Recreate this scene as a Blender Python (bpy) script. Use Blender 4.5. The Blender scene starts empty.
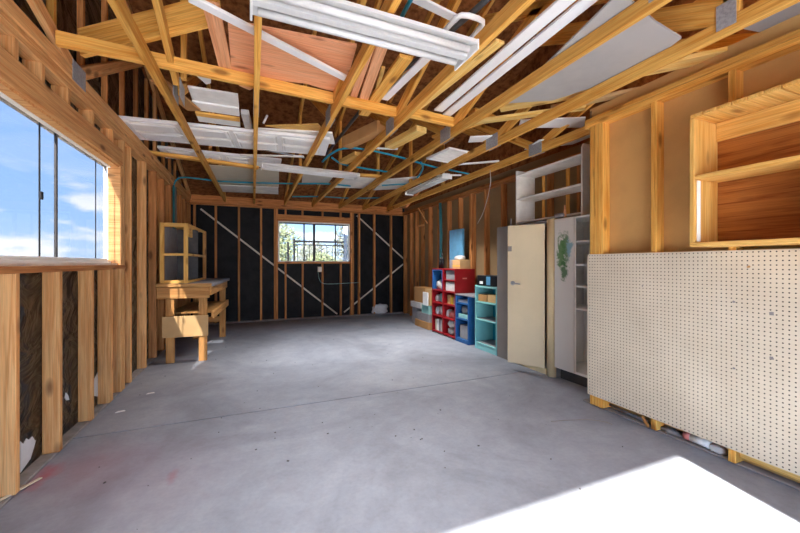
import bpy, bmesh, math, random
from mathutils import Vector, Matrix
R = math.radians
random.seed(7)
COL = bpy.context.scene.collection

# ------------------------------------------------------------------ helpers
def link(name, me, mat=None, parent=None, M=None):
    o = bpy.data.objects.new(name, me)
    COL.objects.link(o)
    if mat is not None:
        o.data.materials.append(mat)
    if parent is not None:
        o.parent = parent
    if M is not None:
        o.matrix_basis = M
    return o

def props(o, label=None, cat=None, group=None, kind=None):
    if label: o['label'] = label
    if cat: o['category'] = cat
    if group: o['group'] = group
    if kind: o['kind'] = kind
    return o

def thing(name, label, cat, loc=(0, 0, 0), rz=0, group=None):
    o = bpy.data.objects.new(name, None)
    o.empty_display_size = 0.05
    COL.objects.link(o)
    o.location = loc
    o.rotation_euler = (0, 0, R(rz))
    return props(o, label, cat, group)

def structure(name):
    o = bpy.data.objects.new(name, None)
    COL.objects.link(o)
    o['kind'] = 'structure'
    return o

def to_mesh(name, bm):
    me = bpy.data.meshes.new(name)
    bm.normal_update()
    bm.to_mesh(me); bm.free()
    return me

def add_box(bm, c, s, rot=None):
    M = Matrix.Translation(Vector(c))
    if rot is not None: M = M @ rot
    M = M @ Matrix.Diagonal((s[0], s[1], s[2], 1))
    return bmesh.ops.create_cube(bm, size=1, matrix=M)['verts']

def bevel_all(bm, w):
    if w > 0:
        bmesh.ops.bevel(bm, geom=list(bm.edges), offset=w, segments=1, affect='EDGES', clamp_overlap=True)

def board(name, a, b, w, h, mat, parent=None, up=(0, 0, 1), bev=0.003):
    """a straight stick from a to b; w across, h along up; local X runs with the grain"""
    a = Vector(a); b = Vector(b)
    x = (b - a); L = x.length; x.normalize()
    up = Vector(up)
    if abs(x.dot(up)) > 0.98: up = Vector((0, 1, 0))
    y = up.cross(x).normalized(); z = x.cross(y)
    bm = bmesh.new()
    add_box(bm, (0, 0, 0), (L, w, h)); bevel_all(bm, min(bev, w * .3, h * .3))
    M = Matrix((x, y, z)).transposed().to_4x4(); M.translation = (a + b) / 2
    return link(name, to_mesh(name, bm), mat, parent, M)

def bx(name, x0, x1, y0, y1, z0, z1, mat, parent=None, bev=0.003):
    """axis box whose local X is its longest side"""
    d = (abs(x1 - x0), abs(y1 - y0), abs(z1 - z0))
    c = Vector(((x0 + x1) / 2, (y0 + y1) / 2, (z0 + z1) / 2))
    k = d.index(max(d))
    h = Vector((0, 0, 0)); h[k] = d[k] / 2
    if k == 0: return board(name, c - h, c + h, d[1], d[2], mat, parent, bev=bev)
    if k == 1: return board(name, c - h, c + h, d[0], d[2], mat, parent, bev=bev)
    return board(name, c - h, c + h, d[0], d[1], mat, parent, up=(0, 1, 0), bev=bev)

def multi(name, boxes, mat, parent=None, loc=(0, 0, 0), bev=0.0):
    bm = bmesh.new()
    for b in boxes:
        add_box(bm, ((b[0] + b[1]) / 2, (b[2] + b[3]) / 2, (b[4] + b[5]) / 2),
                (abs(b[1] - b[0]), abs(b[3] - b[2]), abs(b[5] - b[4])))
    bevel_all(bm, bev)
    return link(name, to_mesh(name, bm), mat, parent, Matrix.Translation(loc))

def prism(name, pts, t, mat, parent=None, loc=(0, 0, 0), axis='z', bev=0.0):
    """polygon pts (u,v) given thickness t along axis"""
    bm = bmesh.new()
    def p(u, v, w):
        return {'z': (u, v, w), 'x': (w, u, v), 'y': (u, w, v)}[axis]
    lo = [bm.verts.new(p(u, v, 0)) for u, v in pts]
    hi = [bm.verts.new(p(u, v, t)) for u, v in pts]
    n = len(pts)
    bm.faces.new(lo[::-1]); bm.faces.new(hi)
    for i in range(n):
        bm.faces.new((lo[i], lo[(i + 1) % n], hi[(i + 1) % n], hi[i]))
    bmesh.ops.recalc_face_normals(bm, faces=bm.faces)
    bevel_all(bm, bev)
    return link(name, to_mesh(name, bm), mat, parent, Matrix.Translation(loc))

def tube_bm(bm, pts, r, n=8, smooth=0):
    pts = [Vector(p) for p in pts]
    for _ in range(smooth):
        q = [pts[0]]
        for i in range(len(pts) - 1):
            q += [pts[i].lerp(pts[i + 1], .25), pts[i].lerp(pts[i + 1], .75)]
        q.append(pts[-1]); pts = q
    rings = []
    ref = Vector((0, 0, 1))
    for i, p in enumerate(pts):
        t = (pts[min(i + 1, len(pts) - 1)] - pts[max(i - 1, 0)]).normalized()
        if abs(t.dot(ref)) > .95: ref = Vector((0, 1, 0)) if abs(t.y) < .9 else Vector((1, 0, 0))
        u = (ref - t * ref.dot(t)).normalized(); v = t.cross(u)
        ref = u
        rr = r[i] if isinstance(r, (list, tuple)) else r
        rings.append([bm.verts.new(p + (u * math.cos(2 * math.pi * k / n) + v * math.sin(2 * math.pi * k / n)) * rr) for k in range(n)])
    for a, b in zip(rings, rings[1:]):
        for k in range(n):
            f = bm.faces.new((a[k], a[(k + 1) % n], b[(k + 1) % n], b[k])); f.smooth = True
    bm.faces.new(rings[0][::-1]); bm.faces.new(rings[-1])
    bmesh.ops.recalc_face_normals(bm, faces=bm.faces)

def tube(name, pts, r, mat, parent=None, n=8, smooth=0):
    bm = bmesh.new(); tube_bm(bm, pts, r, n, smooth)
    return link(name, to_mesh(name, bm), mat, parent)

def lump(name, c, s, mat, parent=None, seed=0, amp=.18, sub=3, rz=0):
    """a crumpled soft shape (bag, rag) resting on its base at c"""
    rnd = random.Random(seed)
    bm = bmesh.new()
    bmesh.ops.create_icosphere(bm, subdivisions=sub, radius=.5)
    ph = [(rnd.uniform(3, 11), rnd.uniform(3, 11), rnd.uniform(3, 11), rnd.uniform(0, 6)) for _ in range(6)]
    for v in bm.verts:
        d = sum(math.sin(a * v.co.x * 2 + b * v.co.y * 2 + e * v.co.z * 2 + f) for a, b, e, f in ph) / 6
        v.co *= 1 + amp * d * 2
        q = v.co
        for k in range(3):      # square it up
            q[k] = math.copysign(abs(q[k] / .5) ** .7 * .5, q[k])
        q.z = max(q.z, -.42)
    for f in bm.faces: f.smooth = True
    zmin = min(v.co.z for v in bm.verts)
    for v in bm.verts: v.co = Vector((v.co.x * s[0], v.co.y * s[1], (v.co.z - zmin) * s[2] / (.5 - zmin)))
    M = Matrix.Translation(c) @ Matrix.Rotation(R(rz), 4, 'Z')
    return link(name, to_mesh(name, bm), mat, parent, M)

# ------------------------------------------------------------------ materials
def s2l(c):
    return tuple(((v / 255) / 12.92 if v / 255 <= .04045 else ((v / 255 + .055) / 1.055) ** 2.4) for v in c) + (1,)

def new_mat(name):
    m = bpy.data.materials.new(name); m.use_nodes = True
    nt = m.node_tree
    return m, nt, nt.nodes['Principled BSDF']

def N(nt, kind, **kw):
    n = nt.nodes.new(kind)
    for k, v in kw.items(): setattr(n, k, v)
    return n

def ramp(nt, fac, stops):
    r = N(nt, 'ShaderNodeValToRGB')
    el = r.color_ramp.elements
    while len(el) < len(stops): el.new(.5)
    for e, (p, c) in zip(el, stops): e.position = p; e.color = c
    nt.links.new(fac, r.inputs[0])
    return r.outputs[0]

def math_n(nt, op, a, b=None, c=None):
    m = N(nt, 'ShaderNodeMath', operation=op)
    for i, v in enumerate((a, b, c)):
        if v is None: continue
        if isinstance(v, (int, float)): m.inputs[i].default_value = v
        else: nt.links.new(v, m.inputs[i])
    return m.outputs[0]

def mix(nt, fac, a, b, mode='MIX'):
    m = N(nt, 'ShaderNodeMix', data_type='RGBA', blend_type=mode)
    if isinstance(fac, (int, float)): m.inputs[0].default_value = fac
    else: nt.links.new(fac, m.inputs[0])
    for i, v in ((6, a), (7, b)):
        if isinstance(v, tuple): m.inputs[i].default_value = v
        else: nt.links.new(v, m.inputs[i])
    return m.outputs[2]

def obj_noise(nt, scale=(1, 1, 1), s=5, det=4, rough=.55, dist=0, rnd=True):
    tc = N(nt, 'ShaderNodeTexCoord')
    mp = N(nt, 'ShaderNodeMapping'); mp.inputs['Scale'].default_value = scale
    nt.links.new(tc.outputs['Object'], mp.inputs['Vector'])
    if rnd:
        oi = N(nt, 'ShaderNodeObjectInfo')
        cb = N(nt, 'ShaderNodeCombineXYZ')
        k = math_n(nt, 'MULTIPLY', oi.outputs['Random'], 37.0)
        for i in range(3): nt.links.new(k, cb.inputs[i])
        nt.links.new(cb.outputs[0], mp.inputs['Location'])
    n = N(nt, 'ShaderNodeTexNoise')
    n.inputs['Scale'].default_value = s; n.inputs['Detail'].default_value = det
    n.inputs['Roughness'].default_value = rough; n.inputs['Distortion'].default_value = dist
    nt.links.new(mp.outputs[0], n.inputs['Vector'])
    return n.outputs[0]

def wood(name, light, dark, knot, var=.16, rough=.65):
    m, nt, p = new_mat(name)
    g = obj_noise(nt, (.9, 20, 20), 2.0, 5, .6, .8)
    base = ramp(nt, g, [(.36, s2l(dark)), (.58, s2l(light))])
    fine = obj_noise(nt, (3, 130, 130), 1.5, 2, .6)
    base = mix(nt, .4, base, ramp(nt, fine, [(.3, (.35, .35, .35, 1)), (.65, (1, 1, 1, 1))]), 'MULTIPLY')
    # knots
    tc = N(nt, 'ShaderNodeTexCoord'); mp = N(nt, 'ShaderNodeMapping'); mp.inputs['Scale'].default_value = (2.6, 7, 7)
    nt.links.new(tc.outputs['Object'], mp.inputs['Vector'])
    oi = N(nt, 'ShaderNodeObjectInfo'); cb = N(nt, 'ShaderNodeCombineXYZ')
    k = math_n(nt, 'MULTIPLY', oi.outputs['Random'], 53.0)
    nt.links.new(k, cb.inputs[0]); nt.links.new(k, cb.inputs[1]); nt.links.new(cb.outputs[0], mp.inputs['Location'])
    vo = N(nt, 'ShaderNodeTexVoronoi'); vo.inputs['Scale'].default_value = 1.0
    nt.links.new(mp.outputs[0], vo.inputs['Vector'])
    kn = ramp(nt, vo.outputs['Distance'], [(.09, (1, 1, 1, 1)), (.2, (0, 0, 0, 1))])
    base = mix(nt, math_n(nt, 'MULTIPLY', kn, .75), base, s2l(knot))
    hs = N(nt, 'ShaderNodeHueSaturation')
    nt.links.new(base, hs.inputs['Color'])
    v = math_n(nt, 'MULTIPLY_ADD', oi.outputs['Random'], var * 2, 1 - var)
    nt.links.new(v, hs.inputs['Value'])
    nt.links.new(hs.outputs[0], p.inputs['Base Color'])
    p.inputs['Roughness'].default_value = rough
    p.inputs['Specular IOR Level'].default_value = .25
    return m

def plain(name, c, rough=.5, metal=0, var=0.10, s=6, spec=.4, c2=None):
    m, nt, p = new_mat(name)
    n = obj_noise(nt, (1, 1, 1), s, 5, .6)
    a = s2l(c)
    b = s2l(c2) if c2 else tuple(x * (1 - var * 2) for x in a[:3]) + (1,)
    nt.links.new(ramp(nt, n, [(.35, b), (.6, a)]), p.inputs['Base Color'])
    p.inputs['Roughness'].default_value = rough; p.inputs['Metallic'].default_value = metal
    p.inputs['Specular IOR Level'].default_value = spec
    return m

M = {}
M['stud'] = wood('framing lumber', (238, 184, 122), (216, 150, 88), (110, 62, 34))
M['stud_red'] = wood('dark red framing lumber', (216, 148, 88), (178, 110, 60), (84, 44, 24), var=.2)  # darker, redder tone than the other framing
M['honey'] = wood('honey pine', (246, 190, 98), (226, 154, 62), (120, 66, 22))
M['pale'] = wood('pale pine', (250, 212, 132), (238, 184, 92), (150, 96, 44))
M['bench'] = wood('bench lumber', (214, 160, 96), (184, 126, 68), (104, 62, 32))
M['ply'] = wood('plywood', (190, 122, 58), (150, 84, 34), (110, 58, 24), var=.05)
M['shelfwood'] = wood('shelf pine', (238, 190, 108), (222, 164, 78), (140, 86, 36), var=.05)
M['peach'] = wood('peach door skin', (255, 188, 142), (248, 170, 122), (150, 80, 50), var=.08)
M['peach_plank'] = wood('peach plank', (248, 186, 138), (232, 160, 112), (84, 48, 30), var=.1)
M['osb'] = plain('strand board', (158, 102, 60), .85, 0, 0, 14, .1, (108, 62, 32))
M['felt'] = plain('black felt', (30, 25, 23), .33, 0, 0, 5, .6, (15, 13, 12))
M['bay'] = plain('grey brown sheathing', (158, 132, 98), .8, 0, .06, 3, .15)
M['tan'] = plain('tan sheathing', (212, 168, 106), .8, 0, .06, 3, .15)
M['white'] = plain('white paint', (250, 249, 246), .5, 0, .04, 3)
M['white2'] = plain('white primer', (248, 245, 238), .6, 0, .08, 6)
M['fixture'] = plain('fixture enamel', (222, 221, 218), .45, 0, .04, 3)
M['offwhite'] = plain('off white paint', (214, 206, 192), .55, 0, .06, 4)
M['cream'] = plain('cream enamel', (222, 204, 168), .4, 0, .04, 2)
M['cream2'] = plain('yellower cream enamel', (224, 202, 158), .45, 0, .05, 3)  # slightly yellower cream than the door
M['greymetal'] = plain('grey metal', (136, 130, 126), .5, 0, .05, 3)
M['galv'] = plain('galvanised steel', (172, 172, 174), .5, .1, .14, 60)
M['drywall'] = plain('drywall face', (176, 172, 168), .8, 0, .08, 2, .1)
M['beige'] = plain('beige board', (220, 208, 184), .7, 0, .05, 3)
M['card'] = plain('cardboard', (190, 142, 92), .85, 0, .06, 4, .1)
M['card2'] = plain('pale cardboard', (206, 168, 118), .85, 0, .06, 4, .1)
M['red'] = plain('red paint', (150, 20, 28), .4, 0, .08, 4)
M['blue'] = plain('blue paint', (38, 96, 156), .45, 0, .1, 5)
M['turq'] = plain('pale turquoise paint', (140, 208, 208), .45, 0, .05, 4)
M['turq_back'] = plain('turquoise back', (36, 170, 190), .45, 0, .06, 4)
M['greytop'] = plain('grey laminate', (128, 126, 132), .6, 0, .1, 8)
M['black'] = plain('black plastic', (24, 24, 26), .4, 0, .1, 5)
M['darkgrey'] = plain('dark grey steel', (82, 80, 80), .5, .3, .15, 8)
M['pex'] = plain('blue plastic pipe', (30, 150, 178), .35, 0, .05, 5)
M['teal'] = plain('teal plastic pipe', (60, 140, 150), .4, 0, .08, 5)
M['skyblue'] = plain('light blue plastic', (104, 172, 214), .35, 0, .1, 8)
M['bag'] = plain('white plastic bag', (216, 214, 212), .4, 0, .12, 9)
M['tealbag'] = plain('pale teal plastic', (150, 204, 200), .4, 0, .12, 9)
M['greybox'] = plain('grey box', (150, 148, 150), .6, 0, .1, 8)
M['paper'] = plain('white paper', (232, 232, 232), .8, 0, .06, 9, .1)
M['wrap'] = plain('torn white house wrap', (224, 230, 238), .6, 0, .05, 9, .2)
M['pink'] = plain('pink plastic', (214, 130, 122), .45, 0, .1, 8)
M['curb'] = plain('rough concrete', (150, 144, 142), .9, 0, .14, 9, .1)
M['soil'] = plain('desert ground', (186, 160, 128), .95, 0, .14, .8, .05)
M['drive'] = plain('driveway concrete', (226, 222, 214), .9, 0, .05, 1.5, .1)
M['bark'] = plain('bark', (110, 92, 74), .9, 0, .2, 12, .1)
M['leaf'] = plain('pale leaf', (190, 198, 150), .6, 0, .2, 3, .2)
M['leaf2'] = plain('grey green leaf', (186, 190, 164), .6, 0, .2, 3, .2)
M['stucco'] = plain('stucco', (206, 186, 160), .9, 0, .06, 4, .1)
M['roofing'] = plain('roofing felt', (90, 82, 78), .9, 0, .1, 10, .1)
M['yellowcap'] = plain('yellow tape', (226, 190, 60), .5, 0, .05, 8)

# concrete floor: mottled, trowel swirls, red spray-paint stains, pale dust by the cupboards
m, nt, p = new_mat('garage slab'); M['slab'] = m
n1 = obj_noise(nt, (1, 1, 1), .9, 8, .62, 1.0, rnd=False)
n2 = obj_noise(nt, (1, 1, 1), 6, 6, .65, .4, rnd=False)
n3 = obj_noise(nt, (1, 1, 1), 40, 3, .6, 0, rnd=False)
base = ramp(nt, n1, [(.3, s2l((126, 130, 140))), (.5, s2l((146, 151, 163))), (.72, s2l((162, 166, 176)))])
base = mix(nt, .55, base, ramp(nt, n2, [(.3, (.72, .71, .71, 1)), (.62, (1.0, 1.0, 1.0, 1))]), 'MULTIPLY')
base = mix(nt, .35, base, ramp(nt, n3, [(.3, (.75, .75, .75, 1)), (.6, (1, 1, 1, 1))]), 'MULTIPLY')
tc = N(nt, 'ShaderNodeTexCoord')
def spot(x, y, r, soft, sx=1, sy=1):
    mp = N(nt, 'ShaderNodeMapping', vector_type='POINT')
    mp.inputs['Location'].default_value = (-x * sx, -y * sy, 0); mp.inputs['Scale'].default_value = (sx, sy, 0)
    nt.links.new(tc.outputs['Object'], mp.inputs['Vector'])
    vl = N(nt, 'ShaderNodeVectorMath', operation='LENGTH'); nt.links.new(mp.outputs[0], vl.inputs[0])
    d = math_n(nt, 'ADD', vl.outputs['Value'], math_n(nt, 'MULTIPLY_ADD', n2, .3, -.15))
    return ramp(nt, d, [(r, (1, 1, 1, 1)), (r + soft, (0, 0, 0, 1))])
base = mix(nt, math_n(nt, 'MULTIPLY', spot(-1.12, 2.70, .02, .14, 2.2, 1), .75), base, s2l((176, 74, 88)))
base = mix(nt, math_n(nt, 'MULTIPLY', spot(-.95, 2.72, .0, .42), .38), base, s2l((158, 112, 124)))
base = mix(nt, math_n(nt, 'MULTIPLY', spot(-.62, 2.45, .05, .6), .22), base, s2l((152, 122, 138)))
base = mix(nt, math_n(nt, 'MULTIPLY', spot(-.43, 2.39, .0, .10, 4, 1), .5), base, s2l((150, 100, 110)))
nt.links.new(base, p.inputs['Base Color'])
p.inputs['Roughness'].default_value = .58; p.inputs['Specular IOR Level'].default_value = .35
bmp = N(nt, 'ShaderNodeBump'); bmp.inputs['Strength'].default_value = .12; bmp.inputs['Distance'].default_value = .01
nt.links.new(n2, bmp.inputs['Height']); nt.links.new(bmp.outputs[0], p.inputs['Normal'])

# felt wrinkles
M['felt_back'] = plain('black felt of the back wall', (30, 28, 30), .6, 0, 0, 5, .2, (16, 15, 17))
for key, sc_, st, dist in (('felt', (1, 1.0, 1.5), .9, .08), ('felt_back', (1.2, 1, .5), .5, .05)):
    nt = M[key].node_tree; p = nt.nodes['Principled BSDF']
    w = obj_noise(nt, sc_, 4.2, 3, .45, 1.0, rnd=False)
    bmp = N(nt, 'ShaderNodeBump'); bmp.inputs['Strength'].default_value = st; bmp.inputs['Distance'].default_value = dist
    nt.links.new(w, bmp.inputs['Height']); nt.links.new(bmp.outputs[0], p.inputs['Normal'])

# pegboard: one-inch hole grid (local X along the wall, local Z up, metres)
m, nt, p = new_mat('pegboard'); M['peg'] = m
tc = N(nt, 'ShaderNodeTexCoord'); sp = N(nt, 'ShaderNodeSeparateXYZ'); nt.links.new(tc.outputs['Object'], sp.inputs[0])
def cell(o): return math_n(nt, 'SUBTRACT', math_n(nt, 'FRACT', math_n(nt, 'MULTIPLY_ADD', o, 39.37, 200.0)), .5)
u, v = cell(sp.outputs[1]), cell(sp.outputs[2])
d = math_n(nt, 'SQRT', math_n(nt, 'ADD', math_n(nt, 'MULTIPLY', u, u), math_n(nt, 'MULTIPLY', v, v)))
hole = math_n(nt, 'LESS_THAN', d, .16)
n = obj_noise(nt, (1, 1, 1), 3, 5, .6)
nt.links.new(mix(nt, hole, ramp(nt, n, [(.3, s2l((208, 194, 170))), (.65, s2l((222, 209, 186)))]), s2l((58, 50, 44))), p.inputs['Base Color'])
p.inputs['Roughness'].default_value = .6

# window glass, tint added to dim the outdoors (left darker than back)
def glazing(name, t):
    m, nt, p = new_mat(name)
    tr = N(nt, 'ShaderNodeBsdfTransparent'); tr.inputs[0].default_value = (t, t, t * 1.02, 1)
    gl = N(nt, 'ShaderNodeBsdfGlossy'); gl.inputs['Roughness'].default_value = .02
    fr = N(nt, 'ShaderNodeFresnel'); fr.inputs[0].default_value = 1.15
    mx = N(nt, 'ShaderNodeMixShader')
    nt.links.new(math_n(nt, 'MULTIPLY', fr.outputs[0], .2), mx.inputs[0]); nt.links.new(tr.outputs[0], mx.inputs[1]); nt.links.new(gl.outputs[0], mx.inputs[2])
    nt.links.new(mx.outputs[0], nt.nodes['Material Output'].inputs[0])
    return m
M['glass'] = glazing('added tint glazing', .335); M['glass2'] = glazing('added pale tint glazing', .40)

# painted door of the white cupboard: green and teal splashes of paint
m, nt, p = new_mat('paint splashed white'); M['splash'] = m
n = obj_noise(nt, (1, 1, 1), 9, 6, .7, 1.5, rnd=False)
tc = N(nt, 'ShaderNodeTexCoord')
def band(y, z, ry, rz):
    mp = N(nt, 'ShaderNodeMapping'); mp.inputs['Scale'].default_value = (0, 1 / ry, 1 / rz)
    mp.inputs['Location'].default_value = (0, -y / ry, -z / rz)
    nt.links.new(tc.outputs['Object'], mp.inputs['Vector'])
    vl = N(nt, 'ShaderNodeVectorMath', operation='LENGTH'); nt.links.new(mp.outputs[0], vl.inputs[0])
    return math_n(nt, 'SUBTRACT', 1.0, vl.outputs['Value'])
def blob(y, z, ry, rz, off):
    return math_n(nt, 'MULTIPLY', ramp(nt, math_n(nt, 'ADD', band(y, z, ry, rz), math_n(nt, 'MULTIPLY_ADD', n, 2.4, -1.2 + off)), [(.25, (0, 0, 0, 1)), (.6, (1, 1, 1, 1))]), .9)
base = s2l((218, 214, 206))
base = mix(nt, blob(-.03, 1.38, .075, .22, .1), base, s2l((74, 116, 74)))
base = mix(nt, blob(.035, 1.34, .07, .24, .1), base, s2l((72, 120, 60)))
base = mix(nt, blob(.0, 1.15, .06, .13, .1), base, s2l((58, 104, 56)))
base = mix(nt, blob(-.07, 1.38, .05, .16, .05), base, s2l((132, 172, 186)))
nt.links.new(base, p.inputs['Base Color']); p.inputs['Roughness'].default_value = .5

# ------------------------------------------------------------------ the setting
YB, YF = 8.19, -2.40           # outer framing lines, back and front
YR = (YB + YF) / 2
PITCH = .32
def zr(y): return 2.62 + PITCH * (YB - .04 - y if y > YR else y - YF - .04)

slab = structure('floor')
multi('slab', [(-1.34, 3.62, YF - .1, 3.185, -.12, 0), (-1.34, 3.62, 3.198, YB + .1, -.12, 0), (-1.3, 3.6, 3.18, 3.205, -.12, -.03)], M['slab'], slab)
multi('curb', [(-1.34, -1.165, YF, YB + .1, 0, .018)], M['curb'], slab, bev=.006)
multi('curb', [(-1.16, 3.6, YB - .075, YB + .1, 0, .025)], M['curb'], slab, bev=.006)
multi('curb', [(2.735, 2.95, YF, 2.32, 0, .012)], M['curb'], slab, bev=.004)

# left wall
XL = -1.15
wl = structure('wall_left')
W0, W1, WZ0, WZ1 = 1.76, 4.11, 1.235, 2.155   # window opening
xo = XL - .09
yl, yh = YF - .05, YB + .05
bm_parts = [(xo - .015, xo, yl, W0, 0, 2.6), (xo - .015, xo, W1, yh, 0, 2.6), (xo - .015, xo, W0, W1, 0, WZ0 - .03), (xo - .015, xo, W0, W1, WZ1 + .02, 2.6)]
multi('felt_sheathing', bm_parts, M['felt'], wl)
prism('gable_felt', [(yl, 2.6), (yh, 2.6), (YR, zr(YR) + .05)], .015, M['felt'], wl, (xo - .015, 0, 0), 'x')
multi('stucco_face', [(a - .03, b - .017, *r) for a, b, *r in bm_parts], M['stucco'], wl)
prism('gable_stucco', [(yl, 2.6), (yh, 2.6), (YR, zr(YR) + .05)], .013, M['stucco'], wl, (xo - .03, 0, 0), 'x')
def lstud(y, z0=.0, z1=2.42, mat='stud', w=.038, x1=XL):
    return bx('stud', x1 - .089, x1, y - w, y, z0, z1, M[mat], wl)
for y in (2.53, 2.99, 3.49): lstud(y, .018, 1.185)
lstud(2.10, .018, 1.185)
lstud(3.86, .018, 1.185); lstud(3.90, .018, 1.185)
for y in (-2.1, -1.65, -1.2, -.75, -.3, .15, .6, 1.05, 1.5): lstud(y, .018)
lstud(W0 - .04, .018); lstud(W0 - .002, .018, WZ1)
lstud(W1 + .038, .018, WZ1);         # jamb: trimmer and king stud
lstud(4.215, .018); 
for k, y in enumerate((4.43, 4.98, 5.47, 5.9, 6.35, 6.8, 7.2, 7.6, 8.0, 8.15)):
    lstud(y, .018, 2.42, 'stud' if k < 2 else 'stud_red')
bx('window_header', XL - .089, XL + .002, W0 - .04, W1 + .04, WZ1, 2.31, M['stud'], wl)
for y in (2.52, 2.78, 3.10, 3.5, 3.92): bx('cripple_stud', XL - .089, XL, y - .04, y, 2.31, 2.42, M['stud'], wl)
bx('rough_sill', XL - .089, XL + .002, W0, W1 + .12, 1.180, 1.218, M['stud_red'], wl)
for z in (2.42, 2.46): bx('top_plate', XL - .089, XL, YF, YB - .09, z, z + .038, M['stud'], wl)
for y in (1.3, 1.75, 2.15, 2.55, 3.03, 3.46, 3.93, 4.38, 4.83, 5.27, 5.7, 6.14, 6.58, 7.0, 7.45):
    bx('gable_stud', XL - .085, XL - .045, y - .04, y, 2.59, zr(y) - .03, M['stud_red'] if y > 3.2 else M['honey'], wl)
tv = [(0, 0), (.10, .03), (.16, .115), (.145, .12), (.12, .155), (.085, .15), (.06, .17), (.03, .15), (0, .18)]
prism('torn_wrap', [(2.72 + u, .03 + v) for u, v in tv], .004, M['wrap'], wl, (xo + .002, 0, 0), 'x')
prism('torn_wrap', [(3.70, .14), (3.84, .08), (3.93, .14), (3.92, .30), (3.86, .385), (3.83, .30), (3.77, .27), (3.70, .24)], .004, M['wrap'], wl, (xo + .002, 0, 0), 'x')
prism('torn_wrap', [(3.24, .28), (3.27, .25), (3.31, .24), (3.29, .28), (3.26, .31)], .004, M['wrap'], wl, (xo + .002, 0, 0), 'x')

# left window: vinyl frame, aluminium sliders
w1 = structure('window_1')
xg = XL - .105
multi('window_frame', [(xg - .03, xg + .03, W0, W1, WZ0 - .015, WZ0 + .02), (xg - .03, xg + .03, W0, W1, WZ1 - .025, WZ1 + .01),
                       (xg - .03, xg + .03, W0, W0 + .03, WZ0 + .02, WZ1 - .025), (xg - .03, xg + .004, W1 - .008, W1 + .004, WZ0 + .02, WZ1 - .025)], M['white'], w1)
multi('jamb_liner', [(xg + .03, XL - .02, W0, W1, WZ1 - .018, WZ1), (xg + .004, XL - .004, W1 - .012, W1, WZ0 - .0, WZ1 - .018)], M['stud'], w1)
multi('sill_board', [(xg + .03, XL - .03, W0, W1, 1.218, 1.235)], M['white2'], w1)
bx('sash_rail', xg - .012, xg + .012, W0 + .03, W1 - .022, WZ0 + .02, WZ0 + .042, M['white'], w1)
bx('sash_stile', xg - .002, xg + .006, 2.955, 2.965, WZ0 + .04, WZ1 - .025, M['black'], w1)
bx('sash_stile', xg - .010, xg + .005, 3.165, 3.185, WZ0 + .04, WZ1 - .025, M['darkgrey'], w1)
bx('sash_stile', xg - .002, xg + .004, 3.83, 3.84, WZ0 + .04, WZ1 - .025, M['black'], w1)
bx('sash_latch', xg + .006, xg + .02, 2.945, 2.968, 1.64, 1.69, M['black'], w1)
bx('pane', xg - .002, xg + .002, W0 + .03, W1 - .022, WZ0 + .04, WZ1 - .025, M['glass'], w1, bev=0)

# back wall
wb = structure('wall_back')
BY = 8.10
V0, V1, VZ0, VZ1 = .505, 2.105, 1.268, 2.165
yo = BY + .09
X0, X1 = -1.24, 3.56
bp = [(X0, V0, yo, yo + .015, 0, 2.75), (V1, X1, yo, yo + .015, 0, 2.75), (V0, V1, yo, yo + .015, 0, VZ0), (V0, V1, yo, yo + .015, VZ1, 2.75)]
multi('felt_sheathing', bp, M['felt_back'], wb)
multi('stucco_face', [(a, b, yo + .017, yo + .03, e, f) for a, b, c, d, e, f in bp], M['stucco'], wb)
def bstud(x, z0=.025, z1=2.42, w=.038, mat='stud_red'):
    return bx('stud', x - w / 2, x + w / 2, BY, BY + .089, z0, z1, M[mat], wb)
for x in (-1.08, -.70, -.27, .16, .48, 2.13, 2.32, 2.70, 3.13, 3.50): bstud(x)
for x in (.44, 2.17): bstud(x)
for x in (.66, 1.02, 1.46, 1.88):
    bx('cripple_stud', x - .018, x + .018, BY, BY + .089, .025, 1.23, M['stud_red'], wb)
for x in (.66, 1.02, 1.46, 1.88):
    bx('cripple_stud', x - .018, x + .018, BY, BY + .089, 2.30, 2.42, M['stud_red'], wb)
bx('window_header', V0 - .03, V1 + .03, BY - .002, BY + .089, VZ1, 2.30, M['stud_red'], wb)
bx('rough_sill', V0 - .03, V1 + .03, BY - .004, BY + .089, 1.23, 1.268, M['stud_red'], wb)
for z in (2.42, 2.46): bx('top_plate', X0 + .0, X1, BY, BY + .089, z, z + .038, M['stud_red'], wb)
bx('rim_board', X0 + .1, X1 - .12, BY + .05, BY + .088, 2.499, 2.62, M['stud_red'], wb)
for a, b in (((-.98, 2.34), (1.81, .06)), ((2.28, 2.37), (3.50, 1.34)), ((1.97, .09), (3.48, 1.22))):
    board('metal_brace', (a[0], BY + .082, a[1]), (b[0], BY + .082, b[1]), .006, .035, M['offwhite'], wb)
w2 = structure('window_2')
multi('window_frame', [(V0, V1, yo - .03, yo + .03, VZ0 - .01, VZ0 + .02), (V0, V1, yo - .03, yo + .03, VZ1 - .03, VZ1 + .01),
                       (V0, V0 + .03, yo - .03, yo + .03, VZ0, VZ1), (V1 - .03, V1, yo - .03, yo + .03, VZ0, VZ1)], M['white'], w2)
bx('sash_stile', 1.045, 1.075, yo - .015, yo + .01, VZ0 + .02, VZ1 - .03, M['black'], w2)
bx('sash_stile', 1.255, 1.305, yo - .02, yo + .01, VZ0 + .02, VZ1 - .03, M['black'], w2)
bx('sash_stile', 1.755, 1.780, yo - .015, yo + .01, VZ0 + .02, VZ1 - .03, M['black'], w2)
bx('sash_rail', V0 + .03, V1 - .03, yo - .012, yo + .012, VZ1 - .055, VZ1 - .03, M['darkgrey'], w2)
bx('pane', V0 + .03, V1 - .03, yo + .011, yo + .014, VZ0 + .02, VZ1 - .03, M['glass2'], w2, bev=0)

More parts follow.
